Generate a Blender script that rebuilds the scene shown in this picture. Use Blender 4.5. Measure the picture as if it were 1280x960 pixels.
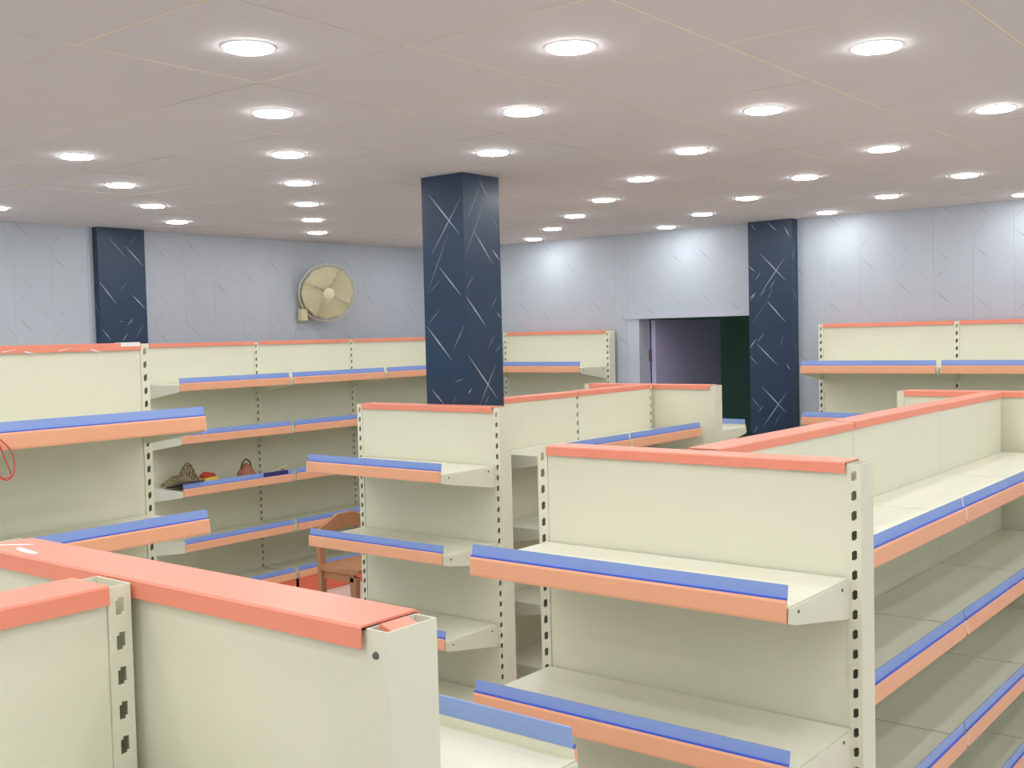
import bpy, math, random
from mathutils import Matrix, Vector
random.seed(7)
for o in list(bpy.data.objects): bpy.data.objects.remove(o, do_unlink=True)
S = bpy.context.scene
C = S.collection

# ------------------------------------------------------------------ camera, world, exposure
CAMZ = 1.90                                   # eye height above the floor
cam_d = bpy.data.cameras.new('camera'); cam = bpy.data.objects.new('camera', cam_d); C.objects.link(cam)
cam_d.sensor_fit = 'HORIZONTAL'; cam_d.sensor_width = 36.0; cam_d.lens = 38.9056
cam_d.clip_start = 0.05; cam_d.clip_end = 100
pit, rol, yaw = math.radians(-2.54397), math.radians(-1.35968), math.radians(-38.52417)
fw = Vector((math.sin(yaw), math.cos(yaw), 0)); rt = Vector((math.cos(yaw), -math.sin(yaw), 0)); up = Vector((0, 0, 1))
fw2 = fw*math.cos(pit) + up*math.sin(pit); up2 = up*math.cos(pit) - fw*math.sin(pit)
rt3 = rt*math.cos(rol) + up2*math.sin(rol); up3 = up2*math.cos(rol) - rt*math.sin(rol)
M = Matrix((rt3, up3, -fw2)).transposed().to_4x4(); M.translation = Vector((0, 0, CAMZ))
cam.matrix_world = M
S.camera = cam
w = bpy.data.worlds.new('world'); S.world = w; w.use_nodes = True
w.node_tree.nodes['Background'].inputs[0].default_value = (0.55, 0.6, 0.7, 1)
w.node_tree.nodes['Background'].inputs[1].default_value = 0.3
LAMP = 46.0                                   # emission of every downlight diffuser
S.view_settings.view_transform = 'Standard'; S.view_settings.look = 'None'
S.view_settings.exposure = 0.30; S.view_settings.gamma = 1.0
S.view_settings.use_curve_mapping = False

# ------------------------------------------------------------------ materials
def lin(c):
    return tuple((v/12.92 if v <= .04045 else ((v+.055)/1.055)**2.4) for v in [x/255 for x in c]) + (1.0,)
class NT:
    def __init__(s, name):
        s.m = bpy.data.materials.new(name); s.m.use_nodes = True; s.t = s.m.node_tree
        s.b = s.t.nodes['Principled BSDF']
    def n(s, typ, **kw):
        x = s.t.nodes.new(typ)
        for k, v in kw.items(): setattr(x, k, v)
        return x
    def l(s, a, b): s.t.links.new(a, b)
    def math(s, op, a, b=None, c=None):
        x = s.n('ShaderNodeMath', operation=op)
        for i, v in enumerate((a, b, c)):
            if v is None: continue
            if isinstance(v, (int, float)): x.inputs[i].default_value = v
            else: s.l(v, x.inputs[i])
        return x.outputs[0]
    def mix(s, f, a, b):
        x = s.n('ShaderNodeMix', data_type='RGBA')
        for i, v in ((0, f), (6, a), (7, b)):
            if isinstance(v, (int, float, tuple)): x.inputs[i].default_value = v
            else: s.l(v, x.inputs[i])
        return x.outputs[2]
def paint(name, rgb, rough=.5, var=.05, scale=6, spec=.5, bump=0, metal=0, coat=0):
    t = NT(name); c = lin(rgb)
    tc = t.n('ShaderNodeTexCoord'); no = t.n('ShaderNodeTexNoise'); no.inputs['Scale'].default_value = scale
    no.inputs['Detail'].default_value = 4
    t.l(tc.outputs['Object'], no.inputs['Vector'])
    lo = tuple(v*(1-var) for v in c[:3]) + (1,); hi = tuple(min(1, v*(1+var)) for v in c[:3]) + (1,)
    t.l(t.mix(no.outputs[0], lo, hi), t.b.inputs['Base Color'])
    t.b.inputs['Roughness'].default_value = rough; t.b.inputs['Specular IOR Level'].default_value = spec
    t.b.inputs['Metallic'].default_value = metal; t.b.inputs['Coat Weight'].default_value = coat
    if bump:
        bp = t.n('ShaderNodeBump'); bp.inputs['Strength'].default_value = bump; bp.inputs['Distance'].default_value = .002
        n2 = t.n('ShaderNodeTexNoise'); n2.inputs['Scale'].default_value = scale*20
        t.l(tc.outputs['Object'], n2.inputs['Vector']); t.l(n2.outputs[0], bp.inputs['Height']); t.l(bp.outputs[0], t.b.inputs['Normal'])
    return t.m
def seg_mask(t, U, V, seg, w):
    """1 on a thin straight stroke from (u0,v0) to (u1,v1), else 0."""
    u0, v0, u1, v1 = seg[:4]; L = math.hypot(u1-u0, v1-v0); dx, dy = (u1-u0)/L, (v1-v0)/L
    tt = t.math('ADD', t.math('MULTIPLY_ADD', U, dx, -(u0*dx+v0*dy)), t.math('MULTIPLY', V, dy))
    nn = t.math('ADD', t.math('MULTIPLY_ADD', U, -dy, (u0*dy-v0*dx)), t.math('MULTIPLY', V, dx))
    a = t.math('LESS_THAN', t.math('ABSOLUTE', t.math('SUBTRACT', tt, L/2)), L/2)
    # strokes are fattest in the middle
    k = t.math('SUBTRACT', 1.15, t.math('DIVIDE', t.math('ABSOLUTE', t.math('SUBTRACT', tt, L/2)), L/2))
    b = t.math('LESS_THAN', t.math('ABSOLUTE', nn), t.math('MULTIPLY', k, w))
    return t.math('MULTIPLY', a, b)
def stroke_panel(name, base, line, segs, width, rough=.25, var=.12, spec=.5, per_object=False, period=.62):
    t = NT(name)
    uv = t.n('ShaderNodeUVMap'); sep = t.n('ShaderNodeSeparateXYZ'); t.l(uv.outputs[0], sep.inputs[0])
    U, V = sep.outputs[0], sep.outputs[1]
    if per_object:
        oi = t.n('ShaderNodeObjectInfo'); sc = t.n('ShaderNodeSeparateColor'); t.l(oi.outputs['Color'], sc.inputs[0])
        V = t.math('SUBTRACT', t.math('FLOORED_MODULO', t.math('SUBTRACT', V, sc.outputs[0]), period), period/2)
    acc = None
    for s in segs:
        m = t.math('MULTIPLY', seg_mask(t, U, V, s, width*(.6+.5*s[4])), s[4])
        acc = m if acc is None else t.math('MAXIMUM', acc, m)
    tc = t.n('ShaderNodeTexCoord'); no = t.n('ShaderNodeTexNoise'); no.inputs['Scale'].default_value = 3.5; no.inputs['Detail'].default_value = 5
    t.l(tc.outputs['Object'], no.inputs['Vector'])
    c = lin(base); lo = tuple(v*(1-var) for v in c[:3])+(1,); hi = tuple(v*(1+var) for v in c[:3])+(1,)
    bc = t.mix(no.outputs[0], lo, hi)
    t.l(t.mix(acc, bc, lin(line)), t.b.inputs['Base Color'])
    t.b.inputs['Roughness'].default_value = rough; t.b.inputs['Specular IOR Level'].default_value = spec
    return t.m

CREAM = paint('cream_powder_coat', (235, 234, 211), .42, .03, 5, .5)
CREAM_DECK = paint('cream_shelf_deck', (235, 235, 214), .36, .03, 5, .5)
SALMON = paint('salmon_plastic', (250, 154, 128), .42, .05, 9, .4)
ORANGE = paint('orange_front_rail', (253, 186, 146), .40, .04, 9, .4)
BLUE = paint('blue_price_strip', (142, 170, 232), .2, .05, 9, .6)
DBLUE = paint('deep_blue_groove', (60, 96, 220), .3, .05, 9, .5)
CLIP = paint('clear_white_clip', (236, 232, 218), .3, .02, 9)
RED = paint('red_kick_plate', (250, 126, 98), .38, .06, 9, .4)
STEEL = paint('bolt_steel', (120, 116, 110), .4, .1, 30, .5, metal=.6)
TILE = paint('ceiling_tile', (220, 214, 215), .85, .03, 4, .2, bump=.15)
TEE = paint('cream_tee_bar', (240, 234, 206), .6, .04, 6, .3)
TRIM = paint('lamp_trim_white', (240, 240, 240), .5, .02, 6)
FLOOR = paint('pale_floor_tile', (234, 228, 220), .3, .08, 3)
WHITE = paint('white_frame_paint', (198, 201, 216), .4, .03, 5)
LAV = paint('lavender_door_paint', (216, 206, 246), .5, .06, 2)
PALE_GREEN = paint('pale_green_passage_wall', (184, 214, 202), .8, .1, 3, .2)  # green lightened to make up for the little light reaching the passage
PLASTER = paint('plaster', (232, 234, 236), .8, .04, 3, .2)
FILM = paint('white_film_scrap', (250, 246, 246), .4, .02, 20)
WOOD = paint('brown_wood', (190, 136, 98), .45, .2, 14, .4)
FANC = paint('cream_fan_plastic', (232, 226, 190), .35, .05, 8)
FAND = paint('fan_motor_cream', (222, 214, 176), .4, .05, 8)
WIRE = paint('red_wire', (226, 58, 56), .4, .05, 20)
CLOTHM = paint('speckled_wrapping', (150, 132, 92), .8, .5, 60, .2)
YEL = paint('yellow_packet', (238, 208, 90), .4, .05, 20)
REDP = paint('dull_red_packet', (190, 70, 52), .4, .2, 40)
PINKB = paint('brown_pink_bag', (176, 112, 92), .6, .35, 30, .3)
BLACK = paint('black_plastic', (38, 40, 46), .4, .1, 20)
def emitter(name, rgb, st):
    t = NT(name); t.b.inputs['Base Color'].default_value = (1, 1, 1, 1)
    t.b.inputs['Emission Color'].default_value = rgb; t.b.inputs['Emission Strength'].default_value = st
    return t.m
GLOW = emitter('downlight_diffuser', (0.965, 0.98, 1.0, 1), LAMP)

# ------------------------------------------------------------------ mesh helpers
class MB:
    def __init__(s): s.v = []; s.f = []; s.uv = None
    def box(s, x0, x1, y0, y1, z0, z1):
        b = len(s.v)
        s.v += [(x0,y0,z0),(x1,y0,z0),(x1,y1,z0),(x0,y1,z0),(x0,y0,z1),(x1,y0,z1),(x1,y1,z1),(x0,y1,z1)]
        s.f += [tuple(b+i for i in q) for q in ((0,3,2,1),(4,5,6,7),(0,1,5,4),(1,2,6,5),(2,3,7,6),(3,0,4,7))]
        return s
    def prism(s, poly, a, b, axis='x'):
        """poly in the two other axes, swept from a to b along axis"""
        n = len(poly); o = len(s.v)
        def P(t, p): return {'x': (t, p[0], p[1]), 'y': (p[0], t, p[1]), 'z': (p[0], p[1], t)}[axis]
        s.v += [P(a, p) for p in poly] + [P(b, p) for p in poly]
        s.f.append(tuple(o+i for i in range(n))[::-1]); s.f.append(tuple(o+n+i for i in range(n)))
        for i in range(n): j = (i+1) % n; s.f.append((o+i, o+j, o+n+j, o+n+i))
        return s
    def quad(s, *pts):
        o = len(s.v); s.v += list(pts); s.f.append(tuple(range(o, o+len(pts)))); return s
    def lathe(s, prof, seg=24, c=(0,0,0)):
        """prof: (r,z) pairs; open at both ends unless r=0"""
        o = len(s.v); n = len(prof)
        for r, z in prof:
            for k in range(seg):
                a = 2*math.pi*k/seg; s.v.append((c[0]+r*math.cos(a), c[1]+r*math.sin(a), c[2]+z))
        for i in range(n-1):
            for k in range(seg):
                k2 = (k+1) % seg; s.f.append((o+i*seg+k, o+i*seg+k2, o+(i+1)*seg+k2, o+(i+1)*seg+k))
        return s
    def tube(s, pts, r, seg=8, closed=False):
        pts = [Vector(p) for p in pts]; n = len(pts); o = len(s.v); prev = None
        for i, p in enumerate(pts):
            if closed: d = (pts[(i+1) % n]-pts[i-1])
            else: d = pts[min(i+1, n-1)]-pts[max(i-1, 0)]
            d.normalize()
            if prev is None: prev = d.orthogonal().normalized()
            u = (prev - d*prev.dot(d)).normalized(); v = d.cross(u); prev = u
            rr = r[i] if isinstance(r, (list, tuple)) else r
            for k in range(seg):
                a = 2*math.pi*k/seg; q = p + u*(rr*math.cos(a)) + v*(rr*math.sin(a)); s.v.append(tuple(q))
        for i in range(n if closed else n-1):
            j = (i+1) % n
            for k in range(seg):
                k2 = (k+1) % seg; s.f.append((o+i*seg+k, o+i*seg+k2, o+j*seg+k2, o+j*seg+k))
        if not closed:
            s.f.append(tuple(o+k for k in range(seg))[::-1]); s.f.append(tuple(o+(n-1)*seg+k for k in range(seg)))
        return s
    def mesh(s, name, mat, smooth=False, bevel=0, uv=None):
        me = bpy.data.meshes.new(name); me.from_pydata(s.v, [], s.f); me.update()
        if bevel:
            import bmesh
            bm = bmesh.new(); bm.from_mesh(me)
            bmesh.ops.bevel(bm, geom=[e for e in bm.edges if len(e.link_faces) == 2 and e.calc_face_angle(0) > .6], offset=bevel, segments=2, affect='EDGES', profile=.5)
            bm.to_mesh(me); bm.free()
        if uv:
            L = me.uv_layers.new(name='UVMap')
            for lp in me.loops: L.data[lp.index].uv = uv(me.vertices[lp.vertex_index].co)
        if smooth:
            for p in me.polygons: p.use_smooth = True
        me.materials.append(mat); return me
def put(name, me, parent=None, loc=(0,0,0), rz=0, rot=None):
    o = bpy.data.objects.new(name, me); C.objects.link(o); o.location = loc
    o.rotation_euler = rot if rot else (0, 0, rz); o.parent = parent; return o
def tag(o, label=None, cat=None, group=None, kind=None):
    if label: o['label'] = label
    if cat: o['category'] = cat
    if group: o['group'] = group
    if kind: o['kind'] = kind
    return o
def thing(name, label, cat, loc, rz=0, group=None):
    return tag(put(name, None, None, loc, rz), label, cat, group)
CACHE = {}
def cached(key, fn):
    if key not in CACHE: CACHE[key] = fn()
    return CACHE[key]

# ------------------------------------------------------------------ the room
XL, XR, YF, YB = -7.00, 1.12, -1.40, 7.79
CEIL = CAMZ + .805
tag(put('floor', MB().box(XL-.2, XR+.2, YF-.2, YB+.17, -.1, -.004).mesh('floor', FLOOR)), 'grey beige shop floor under the shelving', kind='structure')
floor = bpy.data.objects['floor']
FT = MB().box(0, .597, 0, .597, -.004, 0).mesh('floor_tile', FLOOR)
for i in range(16):
    for j in range(17):
        x, y = XL + .6*i, YF + .6*j
        if x < XR-.3 and y < YB-.3: put('floor_tile', FT, floor, (x, y, 0))

WPAT = [(0.0, .03, .09, .115, .55), (0.0, -.03, .125, -.145, .75), (.18, .01, .26, -.075, .45), (.26, -.09, .19, -.17, .3), (.02, .24, .12, .14, .5)]
WALLP = stroke_panel('printed_pale_wall_panel', (192, 200, 209), (106, 113, 122), WPAT, .0018, rough=.42, var=.03, per_object=True)
def wall_panel(parent, length, z0, z1, loc, rz, shift, first=0):
    me = cached(('wp', round(length, 3), z0, z1, round(first, 3)), lambda: MB().box(.0004, length-.0004, 0, .008, z0, z1).mesh('wall_panel', WALLP, uv=lambda c: (c.x+first, c.z)))
    o = put('wall_panel', me, parent, loc, rz); o.color = (shift, 0, 0, 1); return o
# back wall (right-hand wall of the picture), with the doorway cut out
DX0, DX1, DZ = -4.95, -3.80, CAMZ + .125
wb = MB()
wb.box(XL-.15, DX0, YB, YB+.15, 0, CEIL+.3); wb.box(DX1, XR+.15, YB, YB+.15, 0, CEIL+.3); wb.box(DX0, DX1, YB, YB+.15, DZ, CEIL+.3)
wall_back = tag(put('wall_back', wb.mesh('wall_back', PLASTER)), 'pale grey panelled wall with thin printed chevron lines behind the doorway', kind='structure')
known = {-1.955: .656, -2.215: .56, -2.47: .275, -2.73: .346, -2.99: .53, -3.25: .86, -3.51: .515, -4.21: .4, -4.47: .2}
x = -3.25 - .26*15
while x < XR:
    a, b = max(x, XL), min(x+.26, XR)
    sh = CAMZ + random.random()*.62 - .31
    for kx, kv in known.items():
        if abs(kx-x) < .05: sh = CAMZ + kv - .31
    cuts = [a] + [c for c in (DX0, DX1) if a+.001 < c < b-.001] + [b]
    for c0, c1 in zip(cuts, cuts[1:]):
        if c1-c0 < .006: continue
        z0 = DZ if (c0+c1)/2 > DX0 and (c0+c1)/2 < DX1 else 0
        wall_panel(wall_back, c1-c0, z0, CEIL, (c0, YB-.008, 0), 0, sh, c0-x)
    x += .26
# left wall
wall_left = tag(put('wall_left', MB().box(XL-.15, XL, YF-.15, YB+.15, 0, CEIL+.3).mesh('wall_left', PLASTER)), 'pale blue grey panelled wall with the wall fan', kind='structure')
y = YB
while y > YF:
    L = min(.26, y-YF)
    wall_panel(wall_left, L, 0, CEIL, (XL+.008, y-L, 0), math.pi/2, CAMZ + random.random()*.62)
    y -= .26
wall_right = tag(put('wall_right', MB().box(XR, XR+.15, YF-.15, YB+.15, 0, CEIL+.3).mesh('wall_right', PLASTER)), 'pale plaster wall on the right', kind='structure')
wall_front = tag(put('wall_front', MB().box(XL-.15, XR+.15, YF-.15, YF, 0, CEIL+.3).mesh('wall_front', PLASTER)), 'pale plaster wall behind the viewer', kind='structure')

# ceiling of square tiles in a thin cream grid
GX, GY, X0, Y0 = .645, .613, -.8475, 1.64
ceiling = tag(put('ceiling', MB().box(XL, XR, YF, YB, CEIL+.1, CEIL+.14).mesh('ceiling', PLASTER)), 'suspended ceiling of large square tiles', kind='structure')
xs = [X0 + GX*k for k in range(-12, 12)]; ys = [Y0 + GY*k for k in range(-8, 14)]
xs = [XL] + [v for v in xs if XL+.05 < v < XR-.05] + [XR]; ys = [YF] + [v for v in ys if YF+.05 < v < YB-.05] + [YB]
tee = put('tee_grid', None, ceiling)
for v in xs[1:-1]:
    put('tee_bar', cached('teeY', lambda: MB().box(-.0036, .0036, YF, YB, .0012, .0075).mesh('tee_bar', TEE)), tee, (v, 0, CEIL))
for v in ys[1:-1]:
    put('tee_bar', cached('teeX', lambda: MB().box(XL, XR, -.0036, .0036, .0014, .0075).mesh('tee_bar', TEE)), tee, (0, v, CEIL))
def tile_mesh(lx, ly):
    g = .0041
    return cached(('tile', round(lx, 3), round(ly, 3)), lambda: MB().box(-lx/2+g, lx/2-g, -ly/2+g, ly/2-g, -.004, .004).mesh('ceiling_tile', TILE, bevel=.0012))
for x0, x1 in zip(xs, xs[1:]):
    for y0, y1 in zip(ys, ys[1:]):
        put('ceiling_tile', tile_mesh(x1-x0, y1-y0), ceiling, ((x0+x1)/2, (y0+y1)/2, CEIL+.004),
            rot=(math.radians(random.uniform(-.22, .22)), math.radians(random.uniform(-.22, .22)), 0))

# ------------------------------------------------------------------ doorway, open leaf, dark passage
fr = MB().box(DX0, DX0+.11, YB-.02, YB+.15, 0, DZ).mesh('door_frame', WHITE)
door = tag(put('door_1', fr), 'open doorway beside the dark pillar', kind='structure')
put('door_header', MB().box(DX0-.02, DX1, YB-.03, YB+.15, DZ-.02, DZ+.025).mesh('door_header', WHITE), door)
leaf = put('door_leaf', MB().box(DX0+.115, DX0+.155, YB+.16, YB+1.30, .02, DZ-.03).mesh('door_leaf', LAV), door)
put('hinge', MB().box(DX0+.105, DX0+.118, YB+.13, YB+.17, 1.65, 1.75).mesh('hinge', STEEL), leaf)
put('hinge', MB().box(DX0+.105, DX0+.118, YB+.13, YB+.17, .3, .4).mesh('hinge', STEEL), leaf)
pw = MB()
pw.box(DX0-.3, DX0-.2, YB+.15, YB+3.0, 0, CEIL); pw.box(DX1+.5, DX1+.6, YB+.15, YB+3.0, 0, CEIL)
pw.box(DX0-.3, DX1+.6, YB+2.9, YB+3.0, 0, CEIL); pw.box(DX0-.3, DX1+.6, YB+.15, YB+3.0, CEIL, CEIL+.1)
tag(put('wall_passage', pw.mesh('wall_passage', PALE_GREEN)), 'dark unlit passage beyond the doorway', kind='structure')
tag(put('floor_passage', MB().box(DX0-.3, DX1+.6, YB+.17, YB+3.0, -.1, -.001).mesh('floor_passage', PALE_GREEN)), 'unlit floor of the passage', kind='structure')

# ------------------------------------------------------------------ pillars clad in navy panels with pale strokes
SA = [(0.049,.716,.25,.503,1),(.27,.69,.063,.42,.7),(.175,.513,.015,.207,.4),(.108,.348,.252,.198,.9),(.01,.056,.176,-.119,1),(.035,-.268,.119,-.345,.9),(.034,.22,.128,.296,.3),(.104,.137,.019,.058,.4),(.186,-.072,.27,.06,.5),(.252,-.212,.19,-.232,.4),(.2,-.3,.05,-.6,.6),(.05,-.5,.2,-.7,.8)]
SB = [(.118,.786,.204,.685,.6),(.155,.774,.014,.558,.35),(.162,.668,.0,.38,.4),(.073,.526,.22,.362,.9),(.216,.436,.28,.38,1),(.071,.304,.001,.223,.4),(.0,.2,.152,.048,1),(.24,.118,.28,.085,.7),(.014,-.1,.232,-.325,1),(.226,-.147,.091,-.347,.7),(.033,-.26,0,-.29,.8),(.221,.003,.165,-.071,.4),(.273,-.046,.217,-.092,.4),(.25,.2,.194,.132,.4),(.166,-.301,.129,-.35,.5),(.277,.521,.233,.599,.3)]
SL = [(.077,.746,.217,.6,.6),(.213,.684,.35,.546,1),(.0,.435,.126,.279,.9),(.253,.343,.35,.249,1),(.011,.106,.076,.027,.8),(.202,.072,.166,.025,.8),(.257,.181,.205,.128,.7),(.144,.161,.174,.154,.5),(.34,.146,.263,.033,.4),(.303,.765,.245,.685,.3),(.21,.426,.161,.376,.3)]
SR = [(.145,.206,.29,.052,.8),(.055,-.106,.223,-.271,1),(0,-.145,.055,-.076,1),(.12,-.035,.062,-.102,.6),(0,-.198,.06,-.265,.7),(.093,-.43,.287,-.623,1),(.296,-.473,.095,-.747,.8),(.001,-.51,.083,-.595,.6),(.105,-.575,.069,-.626,.6),(.01,.238,.053,.269,.8),(.146,.304,.089,.241,.5),(.196,.302,.145,.206,.4),(.296,-.261,.326,-.308,.8),(.274,-.051,.252,-.141,.3),(.06,-.728,.03,-.782,.6),(.245,-.637,.195,-.73,.4),(.021,.033,.138,.194,.3),(0.092,0.569,0.298,0.354,1),(0.296,0.526,0.087,0.251,0.8),(0.0,0.482,0.056,0.427,0.8),(0.153,0.207,0.289,0.05,0.9),(0.058,0.273,0.007,0.213,0.8),(0.028,0.79,0.06,0.736,0.7),(0.161,0.789,0.233,0.722,0.8),(0.292,0.748,0.334,0.674,0.9),(0.101,0.425,0.055,0.366,0.5),(0.221,0.368,0.165,0.289,0.5)]
NAVY, STROKE = (34, 58, 84), (176, 184, 196)
def clad(tag_, segs): return stroke_panel('navy_stroke_cladding_'+tag_, NAVY, STROKE, segs, .0032, rough=.32, var=.3)
def pillar(name, label, x0, x1, y0, y1, segsY, segsX):
    t = thing(name, label, 'pillar', ((x0+x1)/2, (y0+y1)/2, 0))
    hx, hy, th = (x1-x0)/2, (y1-y0)/2, .006
    put('core', MB().box(-hx+th, hx-th, -hy+th, hy-th, 0, CEIL-.004).mesh('core', PLASTER), t)
    mY, mX = clad(name+label[:6]+'y', segsY), clad(name+label[:6]+'x', segsX)
    put('cladding_panel', MB().box(-hx, hx, -hy, -hy+th, 0, CEIL-.0005).mesh('cladding_panel', mY, uv=lambda c: (c.x+hx, c.z-CAMZ)), t)
    put('cladding_panel', MB().box(-hx, hx, hy-th, hy, 0, CEIL-.0005).mesh('cladding_panel', mY, uv=lambda c: (hx-c.x, c.z-CAMZ)), t)
    put('cladding_panel', MB().box(hx-th, hx, -hy+th, hy-th, 0, CEIL-.0005).mesh('cladding_panel', mX, uv=lambda c: (c.y+hy, c.z-CAMZ)), t)
    put('cladding_panel', MB().box(-hx, -hx+th, -hy+th, hy-th, 0, CEIL-.0005).mesh('cladding_panel', mX, uv=lambda c: (hy-c.y, c.z-CAMZ)), t)
    return t
pillar('pillar', 'free-standing navy pillar with pale crossing strokes between the shelf ends, mid picture', -3.862, -3.585, 4.150, 4.432, SA, SB)
pillar('pillar', 'navy pillar with pale strokes beside the doorway', -3.808, -3.458, 7.68, YB-.009, SR, [(0,.3,.08,.2,.8),(.02,-.1,.08,-.2,.6),(.05,.6,.0,.5,.8)])
pillar('pillar', 'navy pillar with pale strokes on the left wall beyond the tall shelf', XL+.009, -6.93, 4.195, 4.56, [(0,.3,.05,.2,.6)], SL)

# ------------------------------------------------------------------ shelving
UW, UD, PITCH = .036, .085, .0505            # upright width, depth, slot pitch
def upright_mesh(H, front, back):
    """hollow open-topped steel upright, front at y=0; real slots through the shelf faces"""
    def fn():
        m = MB(); t = .0025; h = UW/2
        m.box(-h, -h+t, 0, UD, 0, H); m.box(h-t, h, 0, UD, 0, H)
        for slotted, ya, yb in ((front, 0, t), (back, UD-t, UD)):
            if not slotted: m.box(-h+t, h-t, ya, yb, 0, H); continue
            s = .0068
            m.box(-h+t, -s, ya, yb, 0, H); m.box(s, h-t, ya, yb, 0, H)
            zt = H; z = H - .030
            while z > .12:
                m.box(-s, s, ya, yb, z+.0125, zt)
                # notched slot: two little teeth narrow its ends
                m.box(-s, -s+.004, ya, yb, z+.0085, z+.0125); m.box(s-.004, s, ya, yb, z-.0125, z-.0085)
                zt = z-.0125; z -= PITCH
            m.box(-s, s, ya, yb, 0, zt)
        return m.mesh('upright', CREAM)
    return cached(('up', round(H, 3), front, back), fn)
def shelf_meshes(W, D):
    def fn():
        r = {}
        m = MB()                                            # deck: folded tray, top at z=0, back at y=0, front at y=-D
        m.box(-W/2, W/2, -D+.0032, 0, -.003, 0); m.box(-W/2+.002, W/2-.002, -D+.0032, -D+.0062, 0, .0165)
        m.box(-W/2, -W/2+.002, -D+.012, 0, -.030, -.003); m.box(W/2-.002, W/2, -D+.012, 0, -.030, -.003)
        m.box(-W/2+.002, W/2-.002, -.004, 0, -.030, -.003); m.box(-W/2+.002, W/2-.002, -D+.012, -D+.015, -.034, -.003)
        m.box(-W/2+.002, W/2-.002, -D*.52, -D*.48, -.022, -.003)          # stiffener under the deck
        r['deck'] = m.mesh('shelf', CREAM_DECK)
        a = W/2-.002
        r['rail'] = MB().prism([(-D-.002, -.037), (-D+.010, -.037), (-D+.010, -.0035), (-D+.003, -.0035), (-D+.003, .017), (-D-.001, .017), (-D-.004, .011), (-D-.004, -.030)], -a, a).mesh('front_rail', ORANGE)
        r['strip'] = MB().prism([(-D+.0040, .0165), (-D+.0070, .0165), (-D+.0125, .050), (-D+.0095, .0505)], -a, a).mesh('price_strip', BLUE)
        r['groove'] = MB().box(-a, a, -D-.001, -D+.006, .0145, .0205).mesh('strip_groove', DBLUE)
        poly = [(.006, -.004), (.006, -.100), (-.02, -.100), (-D+.03, -.046), (-D+.0, -.036), (-D+.004, -.004)]
        r['bracketL'] = MB().prism(poly, -W/2-.0045, -W/2-.001).mesh('bracket', CREAM)
        r['bracketR'] = MB().prism(poly, W/2+.001, W/2+.0045).mesh('bracket', CREAM)
        r['bolt'] = MB().prism([(.0045*math.cos(k*math.pi/4), .0045*math.sin(k*math.pi/4)) for k in range(8)], 0, .002).mesh('bolt', STEEL)
        r['clip'] = MB().box(-.005, .005, -D-.0055, -D+.012, -.026, .016).mesh('strip_clip', CLIP, bevel=.002)
        return r
    return cached(('sh', round(W, 3), round(D, 3)), fn)
def add_shelf(root, xc, yback, z, W, D, flip, bare_clip):
    r = shelf_meshes(W, D)
    sh = put('shelf', r['deck'], root, (xc, yback, z), math.pi if flip else 0)
    put('front_rail', r['rail'], sh); put('price_strip', r['strip'], sh); put('strip_groove', r['groove'], sh)
    put('bracket', r['bracketL'], sh); put('bracket', r['bracketR'], sh)
    put('bolt', r['bolt'], sh, (W/2+.0045, -D+.05, -.018)); put('bolt', r['bolt'], sh, (W/2+.0045, -.05, -.02))
    if bare_clip: put('strip_clip', r['clip'], sh, (-W/2-.008 if flip else W/2+.008, 0, 0))
    return sh
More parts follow.
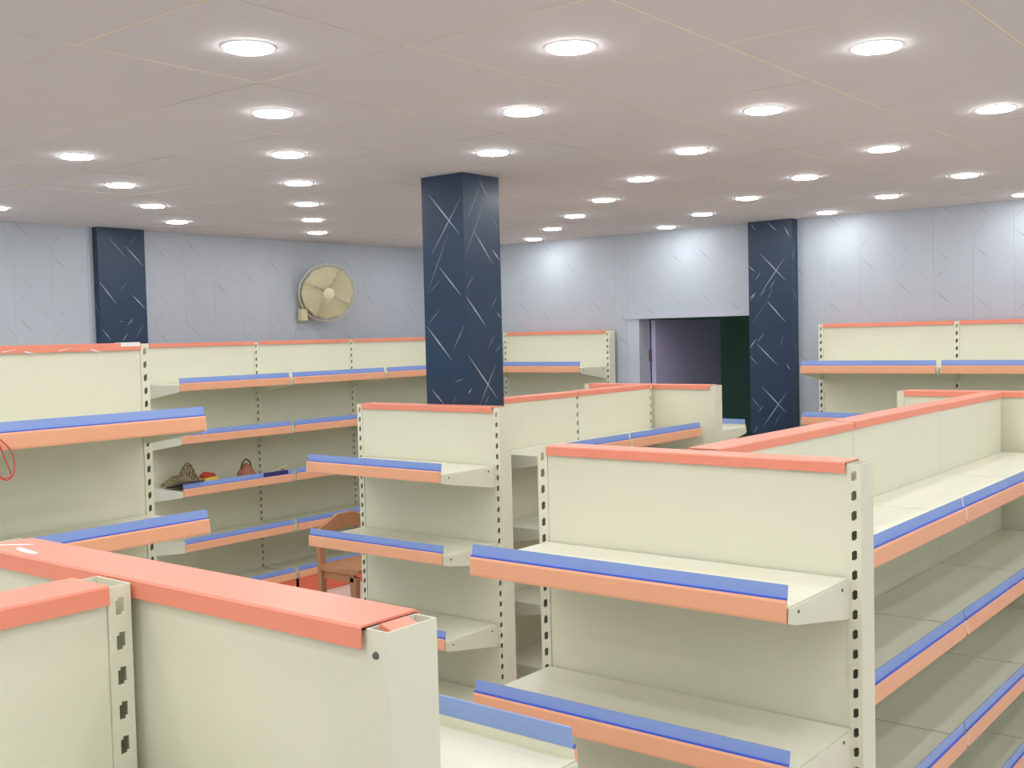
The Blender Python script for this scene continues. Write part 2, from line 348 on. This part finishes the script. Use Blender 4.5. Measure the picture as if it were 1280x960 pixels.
def rack(name, label, origin, rz, bays, H, decks, depth=.385, sides='f', seam=False, cap='between', cap_col=None, back_panel=True, base=True, kick=None, base_depth=None, group=None, skip_cap=()):
    """local x runs along the rack, front faces -y; upright fronts at y=0, backs at y=UD"""
    t = thing(name, label, 'shelf rack', (origin[0], origin[1], 0), rz, group)
    xs = [0]
    for b in bays: xs.append(xs[-1]+b)
    um = upright_mesh(H, 'f' in sides, 'b' in sides)
    for x in xs: put('upright', um, t, (x, 0, 0))
    kick = kick or ORANGE; bd = base_depth or depth
    for i, b in enumerate(bays):
        x0, x1 = xs[i], xs[i+1]; xc = (x0+x1)/2
        g = (.0018 if seam is True else seam) if seam else UW/2+.0006
        pl = b - 2*g
        yf = -.0035 if seam else .003
        pm = cached(('bp', round(pl, 3), round(H, 3), seam), lambda: MB().box(-pl/2, pl/2, 0, .003, .10, H-.004).mesh('back_panel', CREAM, bevel=.0008))
        put('back_panel', pm, t, (xc, yf, 0))
        if back_panel: put('back_panel', pm, t, (xc, UD-yf-.003, 0))
        # folded cap over the panels
        if cap and i not in skip_cap:
            cl = b - (.006 if cap == 'over' else UW + .004)
            def capfn():
                m = MB(); y0, y1 = -.0075, UD+.0075
                m.prism([(y0, H-.024), (y0+.002, H-.024), (y0+.002, H+.001), (y1-.002, H+.001), (y1-.002, H-.024), (y1, H-.024), (y1, H+.001), (y1-.003, H+.004), (y0+.003, H+.004), (y0, H+.001)], -cl/2, cl/2)
                return m.mesh('top_cap', cap_col or SALMON)
            cp = put('top_cap', cached(('cap', round(cl, 3), round(H, 3), (cap_col or SALMON).name), capfn), t, (xc, 0, 0))
            if cap == 'over': cp.rotation_euler = (0, 0, math.radians((-.25, .3, -.2)[i])); cp.location.z = .0015*(i % 2)
        for sd in sides:
            fl = sd == 'b'; yb = (UD+.006) if fl else -.006
            W = b - (.012 if seam else .030)
            for z in decks: add_shelf(t, xc, yb, z, W, depth, fl, len(bays) > 1 and i < len(bays)-1)
            if base:
                add_shelf(t, xc, yb, .18, W, bd, fl, False)
                km = cached(('kick', round(W, 3), round(bd, 3), kick.name), lambda: MB().box(-W/2, W/2, -bd+.004, -bd+.010, .002, .148).mesh('kick_plate', kick))
                put('kick_plate', km, t, (xc, yb, 0), math.pi if fl else 0)
    # feet of the uprights
    for x in xs:
        for sd in sides:
            fm = cached(('foot', round(bd, 3)), lambda: MB().prism([(0, .0), (0, .145), (-bd+.03, .10), (-bd+.03, 0)], -.012, .012).mesh('base_foot', CREAM))
            put('base_foot', fm, t, (x, (UD+.001) if sd == 'b' else -.001, 0), math.pi if sd == 'b' else 0)
    return t
HG = CAMZ - .345                              # gondola height
G = [CAMZ-.636, CAMZ-1.022, CAMZ-1.408]       # gondola decks
R90 = math.pi/2
rg = rack('end_rack', 'low cream end rack with blue and orange shelf edges, large in the right foreground', (-2.038, 2.700), 0, [.98], HG, G, depth=.36)
r_ = rack('gondola_rack', 'long double-sided cream gondola running back from the right foreground end rack', (-1.515, 2.835), R90, [1.02, .97, .945], HG, G, depth=.385, sides='fb', seam=True, cap='over')
re = rack('end_rack', 'low cream end rack at the far end of the right gondola, before the back wall', (-1.068, 5.90), math.pi, [.96], HG, G, depth=.36)
re.location.y = 5.835 + UD
cg = rack('end_rack', 'low cream end rack in front of the free-standing navy pillar', (-4.255, 4.05), 0, [.93], HG, [CAMZ-.622, CAMZ-.994, CAMZ-1.385], depth=.38)
m_ = rack('gondola_rack', 'double-sided cream gondola starting behind the free-standing navy pillar', (-3.735, 4.47), R90, [.83, .82], HG, [CAMZ-.622, CAMZ-1.0, CAMZ-1.39], depth=.36, sides='fb', seam=.0105, cap='over')
me_ = rack('end_rack', 'low cream end rack nearest the doorway, seen from its back', (-3.305, 6.155+UD), math.pi, [.95], HG, [CAMZ-.64, CAMZ-1.02, CAMZ-1.4], depth=.38)
fe = rack('end_rack', 'cream end rack with a wide salmon cap seen from behind, left foreground', (-.935, .907+UD), math.pi, [.98], HG, G, depth=.33)
fs = rack('gondola_rack', 'cream gondola with salmon cap running into the bottom left corner', (-1.425, -1.075), R90, [.98, .97], HG, G, depth=.385, sides='fb', seam=False, cap='between')
lg = rack('tall_rack', 'tall cream rack with a red wire hanging from it at the left edge', (-3.75, .53), R90, [.96, .96], CAMZ+.0, [CAMZ-.283, CAMZ-.657, CAMZ-1.03, CAMZ-1.4], depth=.385)
WD = [CAMZ-.287, CAMZ-.641, CAMZ-.995, CAMZ-1.368]
wl = rack('wall_rack', 'tall cream wall rack below the fan on the left wall', (-6.70, 4.36), R90, [.97, .975, .93], CAMZ-.006, WD, depth=.39, kick=RED, base_depth=.39, back_panel=False)
ws = rack('wall_rack', 'single-bay tall cream wall rack left of the doorway', (-6.165, 7.66), 0, [1.085], CAMZ+.018, [CAMZ-.278, CAMZ-.634, CAMZ-.99, CAMZ-1.36], depth=.38, back_panel=False, base_depth=.40)
wr = rack('wall_rack', 'long tall cream wall rack right of the doorway pillar', (-3.235, 7.66), 0, [.952, .952, .952], CAMZ+.022, [CAMZ-.278, CAMZ-.634, CAMZ-.99, CAMZ-1.36], depth=.38, back_panel=False, base_depth=.40)
# small leftovers on the caps: torn protective film, a bent tongue of the cap, a bolt
def scrap(root, pts, z, th=.0012):
    """thin torn film lying on a cap; pts in the rack's own plane"""
    put('film_scrap', MB().prism(pts, z, z+th, 'z').mesh('film_scrap', FILM), root)
HC = HG + .0042
scrap(fe, [(.800, .070), (.815, .0655), (.845, .062), (.880, .058), (.884, .064), (.860, .074), (.825, .078), (.806, .076)], HC)
scrap(fe, [(.886, .030), (.905, .038), (.940, .066), (.935, .070), (.90, .045)], HC)
put('cap_tongue', MB().prism([(.006, .006), (.030, .006), (.030, .012), (.006, .009)], .014, .060, 'y').mesh('cap_tongue', SALMON), fe, (-.020, .012, HG-.012), rot=(0, math.radians(-8), 0))
put('bolt', MB().lathe([(0, 0), (.005, 0), (.004, .003), (0, .003)], 10).mesh('bolt', STEEL), fe, (.002, UD, HG-.030), rot=(-R90, 0, 0))
for a, l, d in ((1.91, .05, .008), (1.985, .035, -.010), (2.12, .05, .009), (2.24, .04, -.010)):
    y = a - .53
    put('film_scrap', MB().prism([(y-l/2, HG*0+CAMZ-.020), (y+l/2, CAMZ-.020+d), (y+l/2+.006, CAMZ-.018+d), (y-l/2+.006, CAMZ-.016)], -.0092, -.0080, 'y').mesh('film_scrap', FILM), lg)
put('film_scrap', MB().box(1.815, 1.895, -.0095, .03, CAMZ-.010, CAMZ+.0060).mesh('film_scrap', FILM), lg)

# ------------------------------------------------------------------ ceiling downlights in a chequered layout
ring = MB().lathe([(.0675, -.0005), (.068, -.003), (.073, -.003), (.0755, -.0005)], 36).mesh('trim_ring', TRIM, smooth=True)
diff = MB().lathe([(0.0, -.0100), (.055, -.0096), (.064, -.0080), (.0670, -.0045), (.0670, -.0005)], 28).mesh('diffuser', GLOW, smooth=True)
def ordinal(n): return {1:'first',2:'second',3:'third',4:'fourth',5:'fifth',6:'sixth',7:'seventh',8:'eighth',9:'ninth',10:'tenth'}.get(n, 'far')
for i in range(-5, 10):
    for j in range(-6, 10):
        if (i+j) % 2: continue
        x, y = X0 - GX*(i+.5), Y0 + GY*(j+.5) + .02
        if not (XL+.25 < x < XR-.2 and YF+.2 < y < YB-.1): continue
        if (i, j) in ((4, 0), (0, 8)): continue      # no lamp in these cells
        if (i, j) == (8, 8): y += .16                        # nearest the room corner
        if -3.95 < x < -3.5 and 4.05 < y < 4.53: continue
        if 0 <= i < 9 and j >= 0:
            lab = 'round white ceiling downlight, %s row from the left wall, %s row from the back wall' % (ordinal(9-i), ordinal(10-j)); grp = 'lit ceiling downlights'
        else:
            lab = 'round white ceiling downlight overhead, outside the picture'; grp = 'downlights outside the picture'
        t = thing('ceiling_downlight', lab, 'ceiling light', (x, y, CEIL), 0, grp)
        put('trim_ring', ring, t); put('diffuser', diff, t)

# ------------------------------------------------------------------ wall fan
fan = thing('wall_fan', 'cream wall fan with a round guard high on the left wall', 'fan', (XL+.009, 6.19, CAMZ+.30))
put('wall_plate', MB().box(0, .02, -.05, .05, -.11, .07).mesh('wall_plate', FAND, bevel=.006), fan)
put('arm', MB().tube([(.015, 0, -.02), (.06, 0, -.015), (.10, 0, .03), (.10, 0, .07)], [.022, .02, .018, .018], 10).mesh('arm', FAND, smooth=True), fan)
head = put('fan_head', None, fan, (.13, 0, .09), rot=(0, math.radians(90+12), math.radians(-26)))
put('motor_housing', MB().lathe([(0, -.10), (.04, -.098), (.062, -.08), (.065, -.02), (.055, .0), (0, .0)], 24).mesh('motor_housing', FAND, smooth=True), head)
FR = .235
cage = MB()
for rr, zz in ((FR, .045), (FR, .040), (FR*.82, .078), (FR*.6, .092), (FR*.38, .10), (FR*.82, .012), (FR*.6, .003)):
    cage.tube([(rr*math.cos(k*math.pi/20), rr*math.sin(k*math.pi/20), zz) for k in range(40)], .0045 if rr == FR else .002, 6, True)
for k in range(72):
    a = k*math.pi/36; c, s_ = math.cos(a), math.sin(a)
    cage.tube([(r*c, r*s_, z) for r, z in ((.045, .103), (FR*.5, .097), (FR*.85, .074), (FR, .046))], .0017, 4)
    cage.tube([(r*c, r*s_, z) for r, z in ((.05, .0), (FR*.6, .003), (FR*.9, .02), (FR, .040))], .0017, 4)
put('guard', cage.mesh('guard', FANC, smooth=True), head)
put('guard_badge', MB().lathe([(0, .110), (.038, .108), (.05, .102), (.05, .098), (0, .098)], 24).mesh('guard_badge', FANC, smooth=True), head)
for k in range(4):
    bl = MB(); N = 10; top = []
    for q in range(N+1):
        f_ = q/N; r = .035 + f_*.18; wdt = .58 + .24*math.sin(f_*math.pi*.6)
        for s2 in (-1, -.33, .33, 1):
            a = s2*wdt; top.append((r*math.cos(a), r*math.sin(a), .05 + s2*.016*(1-f_*.3)))
    for dz in (0, .003):
        bl.v += [(p[0], p[1], p[2]+dz) for p in top]
    n4 = len(top)
    for q in range(N):
        for c_ in range(3):
            i0 = q*4+c_; bl.f.append((i0, i0+1, i0+5, i0+4)[::-1]); bl.f.append((n4+i0, n4+i0+1, n4+i0+5, n4+i0+4))
    for q in range(N):
        bl.f.append((q*4, q*4+4, n4+q*4+4, n4+q*4)); bl.f.append((q*4+3, n4+q*4+3, n4+q*4+7, q*4+7))
    b = put('fan_blade', bl.mesh('fan_blade', FANC, smooth=True), head, rot=(0, 0, k*R90+.3))
put('hub', MB().lathe([(0, .075), (.03, .07), (.036, .04), (.036, .0)], 20).mesh('hub', FANC, smooth=True), head)
put('pull_cord', MB().tube([(.05, -.03, -.06), (.06, -.035, -.12), (.055, -.03, -.2)], .002, 6).mesh('pull_cord', FANC), fan)
put('switch_box', MB().box(.02, .075, -.215, -.145, -.150, -.05).mesh('switch_box', FAND, bevel=.01), fan)

# ------------------------------------------------------------------ wooden chair between the racks
ch = thing('wooden_chair', 'brown wooden chair standing behind the end rack by the pillar', 'chair', (-5.40, 4.78, 0))
CW, CD_, SH = .40, .34, .45
for yy in (0, CW):
    put('back_leg', MB().prism([(-.03, 0), (.005, 0), (.0, .46), (-.020, .66), (-.050, .66), (-.035, .46)], yy-.024, yy+.024, 'y').mesh('back_leg', WOOD, bevel=.004), ch)
    fy = yy + (.02 if yy == 0 else -.02)
    put('front_leg', MB().prism([(CD_-.085, 0), (CD_-.055, 0), (CD_-.04, SH-.06), (CD_-.10, SH-.06)], fy-.02, fy+.02, 'y').mesh('front_leg', WOOD, bevel=.004), ch)
put('seat', MB().prism([(-.02, SH-.03), (.02, SH-.045), (CD_-.05, SH-.04), (CD_, SH-.03), (CD_, SH-.005), (CD_-.05, SH), (.06, SH-.012), (-.02, SH)], -.02, CW+.02, 'y').mesh('seat', WOOD, bevel=.005), ch)
put('seat_apron', MB().box(.0, CD_-.06, .0, .022, SH-.095, SH-.04).mesh('seat_apron', WOOD, bevel=.003), ch)
put('seat_apron', MB().box(.0, CD_-.06, CW-.022, CW, SH-.095, SH-.04).mesh('seat_apron', WOOD, bevel=.003), ch)
put('top_rail', MB().prism([(-.02, .650), (CW+.02, .650), (CW+.025, .700), (CW-.10, .752), (.16, .752), (.06, .70), (-.022, .668)], -.048, -.022, 'x').mesh('top_rail', WOOD, bevel=.004), ch)
put('back_slat', MB().prism([(-.040, .54), (-.022, .54), (-.026, .58), (-.044, .58)], .02, CW-.02, 'y').mesh('back_slat', WOOD, bevel=.003), ch)

# ------------------------------------------------------------------ things left on the third shelf of the left wall rack
ZS = CAMZ - .995
def lumpy(rx, ry, rz, seed, n=14, m=9):
    random.seed(seed); mb = MB(); rings = []
    for i in range(m):
        th = i/(m-1)*math.pi/2
        for k in range(n):
            a = 2*math.pi*k/n; q = 1 + random.uniform(-.16, .16)
            mb.v.append((rx*math.cos(a)*math.cos(th)*q, ry*math.sin(a)*math.cos(th)*q, rz*math.sin(th)*(1+random.uniform(-.08, .08)*(i > 0))))
    for i in range(m-1):
        for k in range(n): k2 = (k+1) % n; mb.f.append((i*n+k, i*n+k2, (i+1)*n+k2, (i+1)*n+k))
    mb.f.append(tuple(range(n))[::-1]); mb.f.append(tuple((m-1)*n+k for k in range(n)))
    return mb
# a heap of loose wire basket mesh, made of bent wires over a crumpled wrapper
nb = thing('wire_heap', 'small heap of twisted speckled wire netting on the wall rack shelf', 'netting', (-6.565, 4.535, ZS))
put('wrapper', lumpy(.05, .12, .035, 5).mesh('wrapper', CLOTHM), nb)
wr_ = MB(); random.seed(11)
def hgt(y): return .03 + .125*math.exp(-((y-.06)/.05)**2) + .045*math.exp(-((y+.05)/.06)**2)
for k in range(15):
    y = -.13 + .26*k/14; wr_.tube([(x_, y + .008*math.sin(9*x_*k), hgt(y)*(1-(x_/.06)**2)+.002) for x_ in [-.06+.12*q/8 for q in range(9)]], .0035, 5)
for k in range(5):
    x_ = -.04 + .02*k; wr_.tube([(x_ + .004*math.sin(q*2), -.13+.26*q/24, hgt(-.13+.26*q/24)*(1-(x_/.06)**2)+.002) for q in range(25)], .0035, 5)
put('netting', wr_.mesh('netting', paint('rusty_net_wire', (158, 136, 98), .6, .4, 60)), nb)
pk = thing('snack_packet', 'yellow and dull red packet lying before the wire netting', 'packet', (-6.42, 4.66, ZS))
put('lower_layer', MB().prism([(-.055, 0), (.05, 0), (.062, .030), (.052, .062), (-.045, .058), (-.062, .030)], -.03, .03, 'x').mesh('lower_layer', YEL, bevel=.003), pk)
put('upper_layer', MB().prism([(-.060, .058), (.045, .062), (.035, .085), (-.02, .098), (-.055, .080)], -.028, .028, 'x').mesh('upper_layer', REDP, bevel=.003), pk)
bg = thing('tied_bag', 'round brown and pink tied bag on the wall rack shelf', 'bag', (-6.44, 5.00, ZS))
put('bag_body', lumpy(.055, .072, .115, 3).mesh('bag_body', PINKB, smooth=True), bg)
put('bag_handle', MB().tube([(0, -.045, .08), (0, -.035, .125), (0, 0, .15), (0, .035, .125), (0, .048, .07)], .006, 8).mesh('bag_handle', paint('olive_string', (96, 88, 58), .7), smooth=True), bg)
tr = thing('flat_tray', 'thin black tray tilted on the left end of the shelf edge', 'tray', (-6.40, 4.455, ZS+.030))
tr.rotation_euler = (0, math.radians(-13), 0)
put('tray_base', MB().box(-.10, .105, -.085, .085, .0, .004).mesh('tray_base', BLACK), tr)
put('tray_rim', MB().box(.101, .105, -.085, .085, .004, .010).box(-.10, -.096, -.085, .085, .004, .010).box(-.096, .101, -.085, -.081, .004, .010).box(-.096, .101, .081, .085, .004, .010).mesh('tray_rim', BLACK), tr)
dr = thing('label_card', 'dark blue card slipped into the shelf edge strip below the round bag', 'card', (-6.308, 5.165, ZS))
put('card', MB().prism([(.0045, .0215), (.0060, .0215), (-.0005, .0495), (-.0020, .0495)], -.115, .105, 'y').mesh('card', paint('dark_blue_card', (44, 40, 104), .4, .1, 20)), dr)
sl = thing('pale_stick', 'thin pale stick lying on the shelf behind the dark blue card', 'stick', (-6.40, 5.22, ZS))
put('stick', MB().tube([(.0, -.13, .012), (-.005, .12, .066)], .008, 8).mesh('stick', paint('pale_stick_wood', (206, 194, 150), .5)), sl)
put('stick_block', MB().box(-.02, .02, .08, .12, 0, .052).mesh('stick_block', paint('pale_block', (200, 190, 150), .6)), sl)
# ------------------------------------------------------------------ red wire hanging on the tall rack
def smooth_path(P, n=8):
    out = []
    for i in range(len(P)-1):
        p0, p1, p2, p3 = [Vector(P[max(0, min(len(P)-1, i+k))]) for k in (-1, 0, 1, 2)]
        for q in range(n):
            t = q/n; out.append(.5*((2*p1)+(p2-p0)*t+(2*p0-5*p1+4*p2-p3)*t*t+(3*p1-p0-3*p2+p3)*t**3))
    out.append(Vector(P[-1])); return out
wy = lambda y, z, x=-3.352: (x, y, CAMZ+z)
wp = [wy(1.60,-.205,-3.38), wy(1.63,-.225,-3.348), wy(1.663,-.279), wy(1.685,-.34), wy(1.703,-.392), wy(1.700,-.409), wy(1.684,-.411), wy(1.665,-.392), wy(1.635,-.34), wy(1.63,-.30), wy(1.652,-.276,-3.347),
      wy(1.678,-.290,-3.346), wy(1.705,-.32), wy(1.7155,-.352), wy(1.7140,-.386), wy(1.704,-.404), wy(1.675,-.406), wy(1.62,-.412), wy(1.56,-.40), wy(1.52,-.36), wy(1.50,-.25), wy(1.50,-.21,-3.348), wy(1.50,-.205,-3.38)]
tag(put('red_wire', MB().tube(smooth_path(wp), .0019, 6).mesh('red_wire', WIRE, smooth=True)), 'thin red wire looped over the blue shelf edge at the left border', 'wire')
